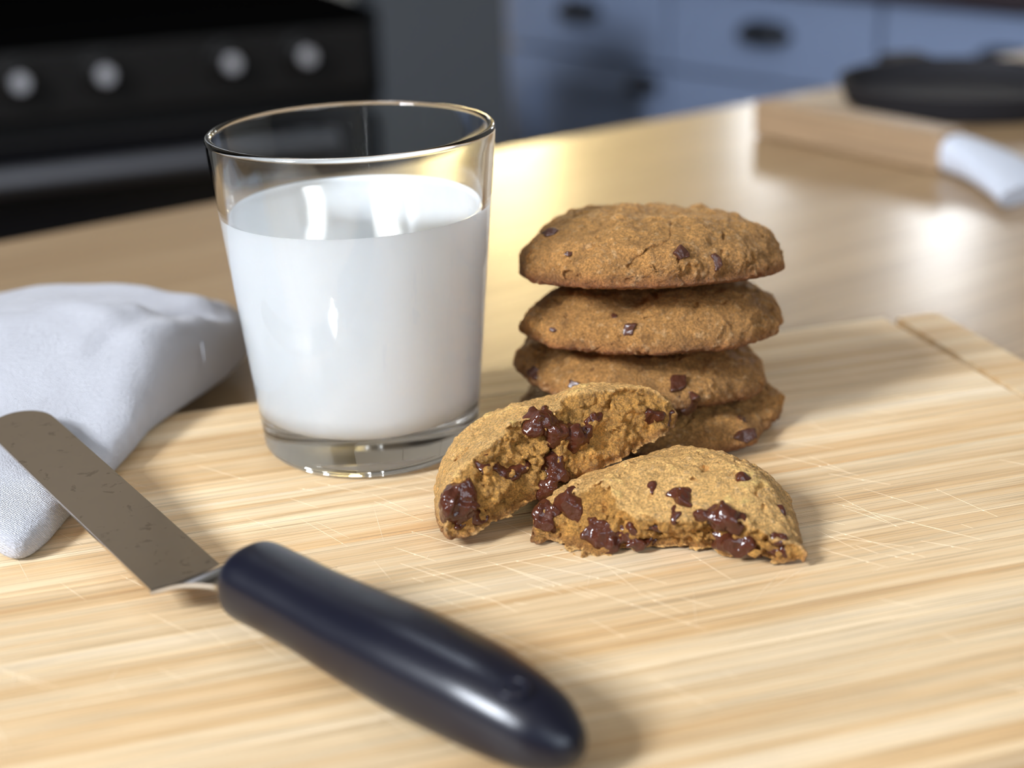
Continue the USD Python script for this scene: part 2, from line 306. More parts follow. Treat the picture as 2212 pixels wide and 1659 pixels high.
obj('top', box(-0.002, a1+0.002, -0.01, 0.10, 0.92, 0.95, 0.003), 'dark_worktop', tp)
obj('door', box(0.002, a1-0.002, 0.0, 0.02, 0.1, 0.916, 0.002), 'grey_panel', tp)

wc = thing('wall_cabinet', 'brown grey wall cabinet over the range, mirrored in the base of the glass', 'wall cabinet', loc=K(-0.75, BACK-0.34, 0.64), rz=KYAW)
obj('carcass', box(0, 1.53, 0.02, 0.335, 0, 0.75), 'wall_cabinet_paint', wc)
for k in range(3): obj('door', box(k*0.51+0.002, k*0.51+0.508, 0, 0.02, 0.002, 0.748, 0.002), 'wall_cabinet_paint', wc)
UW = 0.3835
gl = ['first', 'second', 'third', 'fourth']
places = ['leftmost pale blue base cabinet, next to the dark grey panel', 'middle pale blue base cabinet, its dark drawer pull fully in view',
          'pale blue base cabinet behind the round dark pan, its pull half hidden', 'rightmost pale blue base cabinet behind the white utensil end']
def cup_pull(w, h):
    """A bin pull: a half-shell hanging over the drawer front, open below."""
    rings = []
    for t in np.linspace(-1, 1, 15):
        k = math.sqrt(max(0.02, 1-abs(t)**3)); ring = [(t*w/2, -0.001, -h/2*k*0.2)]
        outer = [(t*w/2, -0.026*k*math.sin(a), h/2*k*math.cos(a)) for a in np.linspace(0, math.pi*0.62, 7)]
        inner = [(t*w/2*0.97, -0.023*k*math.sin(a), (h/2-0.003)*k*math.cos(a)) for a in np.linspace(math.pi*0.62, 0, 7)]
        rings.append(np.array(outer+inner))
    return loft(rings)
for i in range(3):
    o = SF + SD*(UW*(i-0.5)); o = np.array([o[0], o[1], FLOOR])
    cb = thing('base_cabinet', places[i], 'cabinet', mat4=frame4(o, SD, -SN, KZ), group='base cabinets of the side run')
    top = -0.062-FLOOR
    obj('carcass', box(0.002, UW-0.002, 0.02, 0.58, 0.1, top), 'cabinet_gap', cb)
    obj('plinth', box(0.002, UW-0.002, 0.06, 0.58, 0.0, 0.1), 'cabinet_gap', cb)
    dz = -0.125-FLOOR
    dw = obj('drawer', box(0.004, UW-0.004, 0.0, 0.02, dz-0.062, top-0.004, 0.002), 'cabinet_paint', cb)
    obj('cup_pull', xf(cup_pull(0.096, 0.042), frame4((UW/2, 0.0, dz), (1, 0, 0), (0, 1, 0), (0, 0, 1))), 'pull_metal', dw, smooth=40, label='dark metal cup pull')
    fr = 0.055; z0, z1 = 0.105, dz-0.067
    dm = cat([box(0.004, 0.004+fr, 0, 0.02, z0, z1), box(UW-0.004-fr, UW-0.004, 0, 0.02, z0, z1), box(0.004+fr, UW-0.004-fr, 0, 0.02, z0, z0+fr), box(0.004+fr, UW-0.004-fr, 0, 0.02, z1-fr, z1), box(0.004+fr, UW-0.004-fr, 0.008, 0.02, z0+fr, z1-fr)])
    dd = obj('door', dm, 'cabinet_paint', cb)
    obj('cup_pull', xf(cup_pull(0.060, 0.034), frame4((UW-0.045, 0.0, z1-0.028), (1, 0, 0), (0, 1, 0), (0, 0, 1))), 'pull_metal', dd, smooth=40, label='dark metal cup pull')
wt = thing('side_worktop', 'dark worktop along the pale blue base cabinets', 'worktop', mat4=frame4(np.array([*(SF-SD*UW*0.55)[:2], -0.062]), SD, -SN, KZ))
obj('slab', box(0, UW*3.08, -0.02, 0.61, 0, 0.036, 0.003), 'dark_worktop', wt)
# the warm lamp that glows in the polish of the island
hl = hit_side(0.0737); lp = SW + SD*hl + SN*0.30
lamp = thing('table_lamp', 'small warm table lamp on the dark side worktop', 'lamp', loc=(lp[0], lp[1], -0.026))
obj('base', lathe([(0, 0), (0.06, 0), (0.06, 0.012), (0.012, 0.03), (0.009, 0.30), (0, 0.30)], 32), 'lamp_base', lamp, smooth=40)
obj('shade', lathe([(0.115, 0.30), (0.115, 0.302), (0.08, 0.52), (0.078, 0.52), (0.113, 0.30), (0.115, 0.30)], 40), 'lamp_glow', lamp, smooth=40)

# ------------------------------------------------------------------ island
IA, IB = at(0, 520, CT), at(1640, 216, CT); IX = unit((IB-IA)*[1, 1, 0]); IYAW = math.atan2(IX[1], IX[0]); IY = np.array([-IX[1], IX[0], 0])
isl = thing('kitchen_island', 'long kitchen island with a glossy pale wooden top that runs back to the right', 'kitchen island', loc=(IA[0], IA[1], FLOOR), rz=IYAW)
tz = CT-FLOOR
obj('countertop', box(-0.9, 0.95, -1.15, 0.0, tz-0.038, tz, 0.003), 'butcher_block', isl, label='glossy pale butcher block top')
obj('base', box(-0.85, 0.90, -1.10, -0.04, 0.0, tz-0.038), 'island_paint', isl)

# ------------------------------------------------------------------ cutting board of bamboo strips
BYAW = 0.2798; BX = np.array([math.cos(BYAW), math.sin(BYAW), 0]); BY = np.array([-BX[1], BX[0], 0])
BU1, BV0, BV1 = 0.2880, 0.2316, 0.4905; BU0 = BU1-0.46
bd = thing('cutting_board', 'large pale bamboo cutting board with knife marks under the glass and cookies', 'cutting board', loc=(*(BU0*BX+BV0*BY)[:2], CT), rz=BYAW)
rng = np.random.default_rng(5)
L, W = BU1-BU0, BV1-BV0
cuts = [0]
while cuts[-1] < W-0.022: cuts.append(cuts[-1]+rng.uniform(0.013, 0.021))
cuts[-1] = W
for i in range(len(cuts)-1):
    obj('strip', box(0 if i else 0.0, L, cuts[i], cuts[i+1], 0.0 if i else 0.0, BOARD_T, 0.0004), 'bamboo', bd)
gap = 0.0046                                                    # the batten across the right end has sprung a little at its far corner
bt = np.array([(L+0.0002, 0.0), (L+0.017, 0.0), (L+0.017+gap, W-0.004), (L+0.014+gap, W-0.001), (L+gap, W-0.002), (L+0.0004, W*0.42)])
from shapely.geometry import Polygon
obj('end_batten', trimesh.creation.extrude_polygon(Polygon(bt), BOARD_T-0.0002), 'bamboo', bd)
marks = []
for i in range(240):                                            # knife marks: hair-thin pale slivers
    u, v = rng.uniform(0.10, L-0.02), rng.uniform(0.02, W-0.02)
    if rng.random() < 0.75: u, v = rng.normal(L-0.16, 0.07), rng.normal(0.13, 0.055)
    a = rng.normal(-0.95, 0.16) if rng.random() < 0.8 else rng.normal(0.6, 0.5); l = abs(rng.normal(0.010, 0.009))+0.003
    d, n = np.array([math.cos(a), math.sin(a)]), np.array([-math.sin(a), math.cos(a)])*rng.uniform(0.00003, 0.00006)
    if not (0.005 < u < L-0.005 and 0.005 < v < W-0.005): continue
    p, q = np.array([u, v])-d*l/2, np.array([u, v])+d*l/2; p, q = np.clip(p, .002, [L-.002, W-.002]), np.clip(q, .002, [L-.002, W-.002])
    mid = (p+q)/2; ring = np.array([[*p, 0], [*(mid+n), 0], [*q, 0], [*(mid-n), 0]])
    top = ring + [0, 0, BOARD_T+0.00004]; bot = ring + [0, 0, BOARD_T-0.0003]
    f = [[0, 3, 2], [0, 2, 1], [4, 5, 6], [4, 6, 7]] + [x for k in range(4) for x in ([k, (k+1) % 4, 4+(k+1) % 4], [k, 4+(k+1) % 4, 4+k])]
    t = trimesh.Trimesh(np.vstack([bot, top]), f, process=False)
    if t.volume < 0: t.invert()
    marks.append(t)
obj('knife_mark', cat(marks), 'knife_mark_wood', bd, kind='stuff')

# ------------------------------------------------------------------ glass of milk
GX, GY = -0.0447, 0.4495
def arc(cx, cz, r, a0, a1, n=10): return [(cx+r*math.cos(a), cz+r*math.sin(a)) for a in np.linspace(a0, a1, n)]
def r_out(z): return 0.0338 + (z-0.006)*0.0958
gp = [(0, 0.0012), (0.024, 0.0008), (0.0290, 0.0002)] + arc(0.0290, 0.0050, 0.0048, -math.pi/2, -0.05, 10)
gp += [(r_out(z), z) for z in np.linspace(0.0075, 0.0978, 18)] + arc(r_out(0.0982)-0.0012, 0.0982, 0.0012, 0.0, math.pi, 16)
def r_in(z): return 0.0314 + (z-0.0125)*0.1040
ri = 0.0085; zi = 0.0122
inner = [(r_in(z), z) for z in np.linspace(0.0978, zi+ri, 18)] + arc(r_in(zi+ri)-ri, zi+ri, ri, 0, -math.pi/2, 14)[1:] + [(0.010, zi+0.0004), (0, zi+0.0006)]
gp += inner
gobj = lathe(gp, 160); gobj.apply_translation((GX, GY, 0))
gt = obj('drinking_glass', gobj, 'glass', None, smooth=35, label='clear tapered tumbler with a thick base, two thirds full of milk', cat='glass')
MZ = 0.0752
mp = [(0, zi+0.0004)] + [(r+0.00015 if r > 0.001 else 0, z-0.00015) for r, z in inner[::-1][1:] if z < MZ-0.001]
mp += [(r_in(MZ+0.0008)+0.0001, MZ+0.0010), (r_in(MZ)-0.0006, MZ+0.0004), (r_in(MZ)-0.0018, MZ), (0.02, MZ), (0, MZ)]
mk = lathe(mp, 128); mk.apply_translation((GX, GY, 0))
obj('milk', mk, 'milk', None, smooth=50, label='white milk filling the clear tumbler', cat='milk')

# ------------------------------------------------------------------ cookies
def cookie_mesh(R, h, seed, hg, lump=1.0, broken=False, edge_amp=0.07, exps=(2.4, 2.0), skin=(194, 141, 77), z0=0.0024):
    rng = np.random.default_rng(seed); pad = 0.004
    x = np.arange(-R*1.12-pad, R*1.12+pad, hg); y = x if not broken else np.arange(-0.009, R*1.12+pad, hg); z = np.arange(-pad, h*1.15+pad, hg)
    X, Y, Z = np.meshgrid(x.astype(np.float32), y.astype(np.float32), z.astype(np.float32), indexing='ij', sparse=True)
    th = np.arctan2(Y, X); Rt = R*np.ones_like(th)
    for k in range(2, 9): Rt = Rt + R*edge_amp*rng.normal()/k**0.8*0.6*np.cos(k*th+rng.uniform(0, 6.28))
    rho = np.sqrt(X*X+Y*Y)/Rt; 
    he = h if broken != 'flat' else h*(1-0.26*(1-smoothstep(-0.004, 0.018, Y))*smoothstep(-0.022, -0.008, X))   # the lying half sags along its tear
    up = np.maximum(Z-z0, 0)/(he-z0); dn = np.maximum(z0-Z, 0)/z0
    G = rho**exps[0] + up**exps[1] + dn**3.5 - 1
    g = np.gradient(G, hg); d = G/np.sqrt(g[0]**2+g[1]**2+g[2]**2+1e-6); del g, G
    d = np.clip(d, -0.006, 0.006); sh = d.shape
    N = lambda s: lattice_noise(sh, hg, s, rng)
    side = smoothstep(0.0, 0.004, Z)                             # the underside stays flat
    big = N(0.0085); mid = N(0.0032); fine = N(0.0013); tiny = N(0.00075)
    d = d - side*(lump*(0.0018*big + 0.00085*mid) + 0.00036*fine) - 0.00026*tiny
    pit = smoothstep(0.48, 0.85, N(0.0015))*smoothstep(-0.3, 0.4, N(0.006)); d = d + 0.0013*pit*side
    crack = 1-np.minimum(1, np.abs(N(0.0075))/0.06); crack = crack*smoothstep(0.1, 0.6, N(0.010)); d = d + 0.0008*crack*side
    if broken:
        b = -(Y + 0.0026*N(0.009) + 0.0017*N(0.0036) + 0.0020*np.abs(N(0.0021)) + 0.0015*np.abs(N(0.0012)) + 0.0005*N(0.0007))
        sl = 0.0040 if broken == 'lean' else -0.0022 + 0.019*smoothstep(-0.008, -0.020, X)
        b = b + sl*(np.broadcast_to(Z, sh)/h-0.30)             # the skin breaks further back than the crust below
        hole = np.maximum(0, N(0.0042)-0.45)*0.010; b = b + hole*0.8
        crust_d = d; d = np.maximum(d, b)
    v, f = surface_nets(d, np.array([x[0], y[0], z[0]]), hg)
    t = trimesh.Trimesh(v, f, process=False)
    if t.volume < 0: t.invert()
    v = np.array(t.vertices); n = np.array(t.vertex_normals)
    gi = np.clip(((v-[x[0], y[0], z[0]])/hg).astype(int), 0, np.array(sh)-1); gi = tuple(gi.T)
    # baked colour: golden top, browner rim and underside, paler bumps; crumb inside a break
    rr = np.hypot(v[:, 0], v[:, 1])/R
    low = 1-smoothstep(0.0005, 0.0075, v[:, 2]); rim = smoothstep(0.72, 1.02, rr)
    brown = np.clip(0.85*low*rim + 0.9*(n[:, 2] < -0.5)*(v[:, 2] < 0.003) + 0.15*rim, 0, 1)
    top, br = np.array(lin(*skin)), np.array(lin(140, 84, 46))
    c = top*(1-brown[:, None]) + br*brown[:, None]
    c = c*(1 + 0.16*mid[gi][:, None] + 0.16*fine[gi][:, None] + 0.10*big[gi][:, None])
    pk = smoothstep(0.35, 0.9, tiny[gi]); c = c + pk[:, None]*(np.array(lin(228, 190, 140))-c)*0.35
    if broken:
        ins = smoothstep(0.0003, 0.0013, -crust_d[gi])
        crumb = np.array(lin(198, 144, 70))*(1+0.22*fine[gi]+0.15*tiny[gi])[:, None]
        bc = (1-smoothstep(0.0008, 0.004, v[:, 2]))[:, None]; crumb = crumb*(1-bc*0.5) + br*bc*0.5
        c = c*(1-ins[:, None]) + crumb*ins[:, None]
    return t, np.clip(c, 0.01, 0.95)

def blob(points, radii, seed, h=0.0003, rough=0.35, k=0.6, scales=(0.0022, 0.0010)):
    """Chocolate: spheres run together and roughened."""
    rng = np.random.default_rng(seed); P = np.asarray(points); r = np.asarray(radii); lo = (P-r[:, None]*1.5).min(0); hi = (P+r[:, None]*1.5).max(0)
    ax = [np.arange(lo[i], hi[i]+h, h) for i in range(3)]; X, Y, Z = np.meshgrid(*ax, indexing='ij', sparse=True)
    w = 0
    s = r.min()*k
    for p, q in zip(P, r): w = w + np.exp(-(np.sqrt((X-p[0])**2+(Y-p[1])**2+(Z-p[2])**2)-q)/s)
    d = -s*np.log(w+1e-30)
    m0 = float(np.mean(r)); d = d + m0*rough*lattice_noise(d.shape, h, max(scales[0]*0.8, m0*0.75), rng) + m0*rough*0.35*lattice_noise(d.shape, h, scales[1], rng)
    d[0], d[-1] = 1, 1; d[:, 0], d[:, -1] = 1, 1; d[:, :, 0], d[:, :, -1] = 1, 1
    v, f = surface_nets(d, lo, h); t = trimesh.Trimesh(v, f, process=False)
    if t.volume < 0: t.invert()
    parts = t.split(only_watertight=False)
    return max(parts, key=lambda q: len(q.faces)) if len(parts) > 1 else t

def flake(p, ux, uy, n, a, b, seed):
    """An angular chip of chocolate set in the dough, its worn top just proud of the crust."""
    rng = np.random.default_rng(seed); h = max(0.00016, min(a, b)/9); t = 0.0011+0.25*min(a, b); k = rng.integers(5, 7)
    th = np.sort(np.linspace(0, 2*math.pi, k, endpoint=False)+rng.uniform(-0.35, 0.35, k)); r = rng.uniform(0.85, 1.2, k)
    xs = np.arange(-a*1.5, a*1.5, h); ys = np.arange(-b*1.5, b*1.5, h); zs = np.arange(-t-0.0008, t+0.0008, h); X, Y, Z = np.meshgrid(xs, ys, zs, indexing='ij', sparse=True)
    m = min(a, b); d = -1.0
    for q, c in zip(th, r): d = np.maximum(d, (X/a*math.cos(q)+Y/b*math.sin(q))-0.86*c)
    d = d*m; d = np.sqrt(np.maximum(d+0.0004, 0)**2+np.maximum(np.abs(Z)-t+0.0004, 0)**2)-0.0004
    d = d + 0.22*m*lattice_noise(d.shape, h, m*0.7, rng) + 0.00008*lattice_noise(d.shape, h, 0.0006, rng)
    d[0], d[-1] = 1, 1; d[:, 0], d[:, -1] = 1, 1; d[:, :, 0], d[:, :, -1] = 1, 1
    v, f = surface_nets(d, np.array([xs[0], ys[0], zs[0]]), h); c = p-n*(t-0.0005)
    g = trimesh.Trimesh(v[:, :1]*ux+v[:, 1:2]*uy+v[:, 2:]*n+c, f, process=False)
    if g.volume < 0: g.invert()
    q = g.split(only_watertight=False); return max(q, key=lambda w: len(w.faces)) if len(q) > 1 else g

class Surface:
    """Finds the spot on a cookie that a given sight line from the eye meets, so that chips sit where they sit on the real one."""
    def __init__(self, t, mm):
        self.v, self.n = np.array(t.vertices), np.array(t.vertex_normals); w = self.v @ mm[:3, :3].T + mm[:3, 3]
        self.w = w; self.px = proj(w); self.dep = (w-EYE) @ _fw; facing = ((w-EYE)*(self.n @ mm[:3, :3].T)).sum(1) < 0
        self.ok = np.nonzero(facing)[0]; self.tree = cKDTree(self.px[self.ok])
    def hit(self, x, y):
        i = self.tree.query_ball_point((x, y), 6)
        if not i: i = [self.tree.query((x, y))[1]]
        i = self.ok[np.array(i)]; i = i[self.dep[i] < self.dep[i].min()+0.004]
        k = i[np.argmin(np.hypot(*(self.px[i]-[x, y]).T))]
        near = i[np.hypot(*(self.px[i]-self.px[k]).T) < 6]; return self.v[k], unit(self.n[near].mean(0)), self.dep[k]

def rot_axis(axis, a): return trimesh.transformations.rotation_matrix(a, axis)[:3, :3]
def stack_cookie(x, y, z, R, h, seed, spin, tilt_front, tilt_side, label, chips, lump=1.0, exps=(2.9, 2.3), z0=0.0042):
    Rm = rot_axis((1, 0, 0), math.radians(-tilt_front)) @ rot_axis((0, 1, 0), math.radians(tilt_side)) @ rot_axis((0, 0, 1), spin)
    mm = frame4((x, y, z), *Rm.T)
    t, c = cookie_mesh(R, h, seed, 0.00032, lump, exps=exps, z0=z0)
    o = thing('cookie', label, 'cookie', mat4=mm, group='whole chocolate chip cookies in the stack')
    obj('crust', t, 'cookie_dough', o, smooth=True, tint=c)
    S = Surface(t, mm)
    for i, (px, py, wx, wy, ang) in enumerate(chips):
        p, n, dep = S.hit(px, py); sc = dep/F; Rw = mm[:3, :3].T
        ux = Rw @ (math.cos(ang)*_rt - math.sin(ang)*_up); ux = unit(ux-n*(ux @ n)); uy = np.cross(n, ux)
        a, b = wx*sc, wy*sc/max(0.35, abs(n @ (Rw @ _fw)))**0.5
        obj('chocolate_chip', flake(p, ux, uy, n, a*1.25, b*1.25, seed*31+i), 'chocolate', o, smooth=True)
    return t, mm
labels = ['topmost whole chocolate chip cookie of the stack, widest and domed', 'second cookie from the top, with one chip at the middle of its front',
          'third cookie from the top of the stack, just above the leaning half', 'bottom cookie of the stack, lying on the cutting board behind both halves']
ck = []
ck.append(stack_cookie(0.0425, 0.4585, 0.0005, 0.0400, 0.0108, 44, 0.3, 1, 1.0, labels[3], [(1604, 905, 9, 11, 0), (1610, 938, 20, 13, -0.3), (1500, 985, 8, 6, 0)]))
ck.append(stack_cookie(0.0402, 0.4600, 0.0126, 0.0385, 0.0150, 33, 1.1, 3, 4.0, labels[2], [(1154, 803, 14, 11, 0.4), (1467, 826, 15, 16, 0.8), (1243, 835, 18, 8, 0.4), (1492, 876, 22, 16, 0.3)]))
ck.append(stack_cookie(0.0442, 0.4590, 0.0292, 0.0385, 0.0175, 22, 2.0, 5, 0.5, labels[1], [(1357, 712, 18, 9, -0.7), (1193, 712, 8, 5, 0), (1327, 683, 6, 6, 0)]))
ck.append(stack_cookie(0.0434, 0.4590, 0.0483, 0.0408, 0.0200, 11, 0.0, 9, 0.3, labels[0], [(1474, 546, 17, 12, 0.2), (1551, 567, 9, 16, -0.3), (1190, 503, 17, 8, 0.5), (1230, 548, 7, 5, 0)], exps=(2.9, 2.4), z0=0.0026))

def half_cookie(name_label, mm, R, h, seed, kind, masses, chips, cat_='cookie half'):
    t, c = cookie_mesh(R, h, seed, 0.00028, 0.65, broken=kind, exps=(2.6, 2.0), skin=(238, 186, 112))
    o = thing('cookie_half', name_label, cat_, mat4=mm, group='two halves of the broken cookie')
    obj('crumb', t, 'cookie_dough', o, smooth=True, tint=c)
    S = Surface(t, mm)
    for i, grp in enumerate(masses):
        pts, rad = [], []
        for px, py, r in grp:
            p, n, dep = S.hit(px, py); q = r*dep/F; pts.append(p-n*q*1.02); rad.append(q*1.42)
        obj('melted_chocolate', blob(pts, rad, seed*17+i, h=0.00028, rough=0.5, k=0.75), 'melted_chocolate', o, smooth=True)
    return t, mm
# the flat-lying half
bx = unit([0.071, -0.021, 0]); tilt = math.radians(10)
by0 = np.array([-bx[1], bx[0], 0]); by = unit(by0*math.cos(tilt)+np.array([0, 0, 1])*math.sin(tilt)); bz = np.cross(bx, by)
hb_ = half_cookie('flat-lying half of a broken cookie in front of the stack, golden skin up', frame4((0.0400, 0.3645, 0.0006), bx, by, bz), 0.0372, 0.0165, 77, 'flat',
    [[(1225, 1075, 20), (1235, 1095, 16)], [(1178, 1125, 19), (1195, 1115, 14)], [(1285, 1150, 15), (1320, 1155, 20), (1355, 1160, 19), (1388, 1165, 13)],
     [(1335, 1130, 9), (1365, 1136, 9), (1395, 1142, 10), (1420, 1146, 10)], [(1465, 1068, 14), (1478, 1080, 13)], [(1460, 1095, 9), (1458, 1118, 9)],
     [(1515, 1118, 12), (1540, 1126, 15), (1565, 1126, 14), (1588, 1136, 10)], [(1545, 1168, 13), (1575, 1176, 14), (1605, 1182, 14), (1635, 1186, 13)], [(1670, 1190, 10), (1700, 1195, 11)], [(1670, 1160, 9), (1690, 1160, 9)],
     [(1408, 1044, 9), (1408, 1056, 6)], [(1602, 1030, 9), (1614, 1030, 8)], [(1688, 1098, 7), (1692, 1108, 7)], [(1412, 1172, 9)]], [])
# the half that leans on it and on the stack
ax_ = unit([0.063, 0.038, 0.0150]); ay0 = unit(np.cross([0, 0, 1], ax_)); az0 = np.cross(ax_, ay0); tl = math.radians(-9)
ay = unit(ay0*math.cos(tl)+az0*math.sin(tl)); az = np.cross(ax_, ay)
ha_ = half_cookie('half of a broken cookie leaning on the stack, gooey chocolate in its torn face', frame4((0.0140, 0.3895, 0.0096), ax_, ay, az), 0.0388, 0.0218, 66, 'lean',
    [[(1168, 915, 17), (1188, 922, 18), (1198, 944, 15)], [(1225, 938, 14), (1245, 948, 14), (1262, 925, 12)], [(1280, 908, 11), (1290, 900, 8)], [(1395, 910, 11), (1420, 900, 11), (1448, 905, 11)],
     [(1050, 1005, 13), (1080, 1015, 13), (1110, 1020, 12), (1130, 1015, 10)], [(985, 1085, 22), (1003, 1072, 16), (975, 1105, 14)], [(1045, 1100, 12), (1030, 1115, 11)], [(1205, 1020, 20), (1185, 1050, 17), (1220, 1000, 12)], [(995, 1138, 11)]], [])

# ------------------------------------------------------------------ towel
def towel():
    from shapely.geometry import Polygon, Point
    import shapely
    poly = np.array([(-0.096, 0.545), (-0.094, 0.528), (-0.097, 0.508), (-0.104, 0.489), (-0.110, 0.474), (-0.1150, 0.460), (-0.1165, 0.445), (-0.119, 0.428), (-0.1225, 0.410), (-0.1252, 0.394), (-0.1262, 0.382), (-0.1285, 0.3735), (-0.133, 0.3672), (-0.139, 0.3700),
                     (-0.146, 0.378), (-0.16, 0.375), (-0.30, 0.36), (-0.30, 0.585), (-0.16, 0.580), (-0.12, 0.568), (-0.103, 0.560)])
    h = 0.0011; x = np.arange(-0.306, -0.086, h); y = np.arange(0.352, 0.592, h); z = np.arange(-0.004, 0.046, h)
    pl = Polygon(poly); XX, YY = np.meshgrid(x, y, indexing='ij'); pts = shapely.points(XX.ravel(), YY.ravel())
    dd = shapely.distance(pl.boundary, pts).reshape(XX.shape); inside = shapely.contains(pl, pts).reshape(XX.shape); dist = np.where(inside, dd, -dd)
    dist = ndimage.gaussian_filter(dist, 2.0)
    rng = np.random.default_rng(9)
    n1 = lattice_noise((len(x), len(y), 2), h, 0.05, rng)[..., 0]; n2 = lattice_noise((len(x), len(y), 2), h, 0.022, rng)[..., 0]
    # height of the pile: low under the blade at the front, higher towards the back
    H = 0.0108 + 0.0200*smoothstep(0.432, 0.492, YY) - 0.0170*smoothstep(0.505, 0.570, YY) - 0.0060*smoothstep(-0.135, -0.095, XX)*smoothstep(0.44, 0.50, YY) + 0.0022*n1
    # folds: soft ridges that run from the left to the far right corner
    def ridge(x0, y0, x1, y1, amp, wid):
        d = np.array([x1-x0, y1-y0]); l = np.hypot(*d); d = d/l; t = ((XX-x0)*d[0]+(YY-y0)*d[1])/l; s = (XX-x0)*-d[1]+(YY-y0)*d[0]
        return amp*np.exp(-(s/wid)**2)*smoothstep(-0.15, 0.1, t)*(1-smoothstep(0.9, 1.15, t))
    H += ridge(-0.26, 0.462, -0.118, 0.492, 0.0040, 0.011) - ridge(-0.25, 0.486, -0.112, 0.512, 0.0040, 0.007) + ridge(-0.25, 0.520, -0.10, 0.545, 0.0035, 0.012)
    H += ridge(-0.22, 0.415, -0.121, 0.455, 0.0016, 0.010) + 0.0010*n2 - ridge(-0.122, 0.50, -0.100, 0.522, 0.004, 0.004)
    H += ridge(-0.20, 0.545, -0.10, 0.520, 0.0030, 0.006) - ridge(-0.135, 0.470, -0.112, 0.500, 0.0025, 0.004) + ridge(-0.17, 0.505, -0.118, 0.475, 0.0022, 0.005) - ridge(-0.15, 0.44, -0.121, 0.425, 0.0016, 0.003)
    cr = np.abs(lattice_noise((len(x), len(y), 2), h, 0.016, rng)[..., 0]); H += 0.0016*(0.3-cr)
    e = np.clip(dist/0.012, 0, 1); dome = np.sqrt(np.clip(1-(1-e)**2, 0, 1))
    top = np.where(dist > 0, H*(0.30+0.70*dome), -0.01)
    X3, Y3, Z3 = XX[..., None], YY[..., None], z[None, None]
    ex = 0.0045                                                  # the pile's side bulges and tucks under
    side = -(dist[..., None] - ex*(1-np.sqrt(np.clip(1-((Z3/0.011)-1)**2, 0, 1))) - 0*Z3)
    d = np.maximum(np.maximum((Z3-top[..., None])*0.75, side), -Z3+0.0002)
    sh = d.shape
    d = d - 0.0006*lattice_noise(sh, h, 0.011, rng)*(Z3 > 0.002) - 0.00022*lattice_noise(sh, h, 0.004, rng)*(Z3 > 0.002)
    d = ndimage.gaussian_filter(d, 0.9)
    v, f = surface_nets(d, np.array([x[0], y[0], z[0]]), h); t = trimesh.Trimesh(v, f, process=False)
    if t.volume < 0: t.invert()
    trimesh.smoothing.filter_taubin(t, iterations=6)
    p = t.split(only_watertight=False); return max(p, key=lambda q: len(q.faces))
obj('tea_towel', towel(), 'towel_cloth', None, smooth=True, label='crumpled white cotton towel under the blade at the left edge of the board', cat='towel')

# ------------------------------------------------------------------ offset spatula
sp = thing('offset_spatula', 'small offset icing spatula with steel blade propped on the towel and black handle', 'spatula')
BO, BA, BW = np.array([-0.0836, 0.3447, 0.0075]), unit([-0.6027, 0.7926, 0.0928]), unit([0.7972, 0.6032, 0.0259]); BN = np.cross(BW, BA)
if BN[2] < 0: BN = -BN
w, Lb, th_ = 0.0198, 0.1149, 0.0007
def strip_mesh(stations):
    """stations: (centre, across, normal, half width, half thickness)"""
    rings = []
    for c, a, n, hw, ht in stations:
        rings.append(np.array([c+a*hw*sx+n*ht*sz for sx, sz in ((-1, 0), (-0.97, -1), (0.97, -1), (1, 0), (0.97, 1), (-0.97, 1))]))
    return loft(rings)
st = []
for s in np.linspace(0, 1, 15): st.append((BO+BA*(Lb-w/2)*s, BW, BN, w/2, th_*(1-0.45*s)))
for a in np.linspace(0.08, math.pi/2-0.03, 16): st.append((BO+BA*(Lb-w/2+w/2*math.sin(a)), BW, BN, w/2*math.cos(a), th_*0.55))
# heel: the plate rolls up and over into a narrow neck that enters the handle
H0 = at(556, 1264, 0.0128); H1 = at(1163, 1563, 0.0106); HA = unit(H1-H0)
entry = at(500, 1252, 0.0130)
across_h = unit(np.cross([0, 0, 1], HA)); across_h = across_h if across_h @ BW > 0 else -across_h
from scipy.interpolate import PchipInterpolator
hlc, hrc = BO-BW*w/2, BO+BW*w/2
pr_ = unit(np.cross(HA, BN)); pr_ = pr_ if pr_ @ BW > 0 else -pr_
nl, nr = entry-pr_*0.0048, entry+pr_*0.0048
neck = []
for t in np.linspace(0, 1, 20):
    z = np.array([0, 0, 0.0012*math.sin(math.pi*t)])               # the plate rolls up from the heel, then runs straight
    a_, b_ = hlc*(1-t)+nl*t+z, hrc*(1-t)+nr*t+z
    if t > 0.8: k_ = (t-0.8)/0.2; a_, b_ = a_, b_
    c_ = (a_+b_)/2; ac = unit(b_-a_); tn = unit((nl+nr-hlc-hrc)/2+np.array([0, 0, 0.0012*math.pi*math.cos(math.pi*t)])); n_ = unit(np.cross(ac, tn)); n_ = n_ if n_[2] > 0 else -n_
    neck.append((c_, ac, n_, np.linalg.norm(b_-a_)/2, th_))
neck.append((entry+HA*0.012, pr_, neck[-1][2], 0.0045, th_))
obj('blade', strip_mesh(st), 'blade_steel', sp, smooth=35, label='polished steel blade with a rounded tip')
obj('neck', strip_mesh(neck), 'steel', sp, smooth=35)
HL = np.linalg.norm(H1-H0); hn = np.cross(HA, across_h); hn = hn if hn[2] > 0 else -hn
s_ = np.array([-0.055, -0.053, -0.043, -0.018, 0.008, 0.10, 0.22, 0.40, 0.60, 0.80, 0.93, 1.02, 1.08, 1.115, 1.125])
ww = np.array([0.0006, 0.0060, 0.0088, 0.0101, 0.0104, 0.0105, 0.0107, 0.0115, 0.0120, 0.0115, 0.0104, 0.0088, 0.0062, 0.0032, 0.0006])
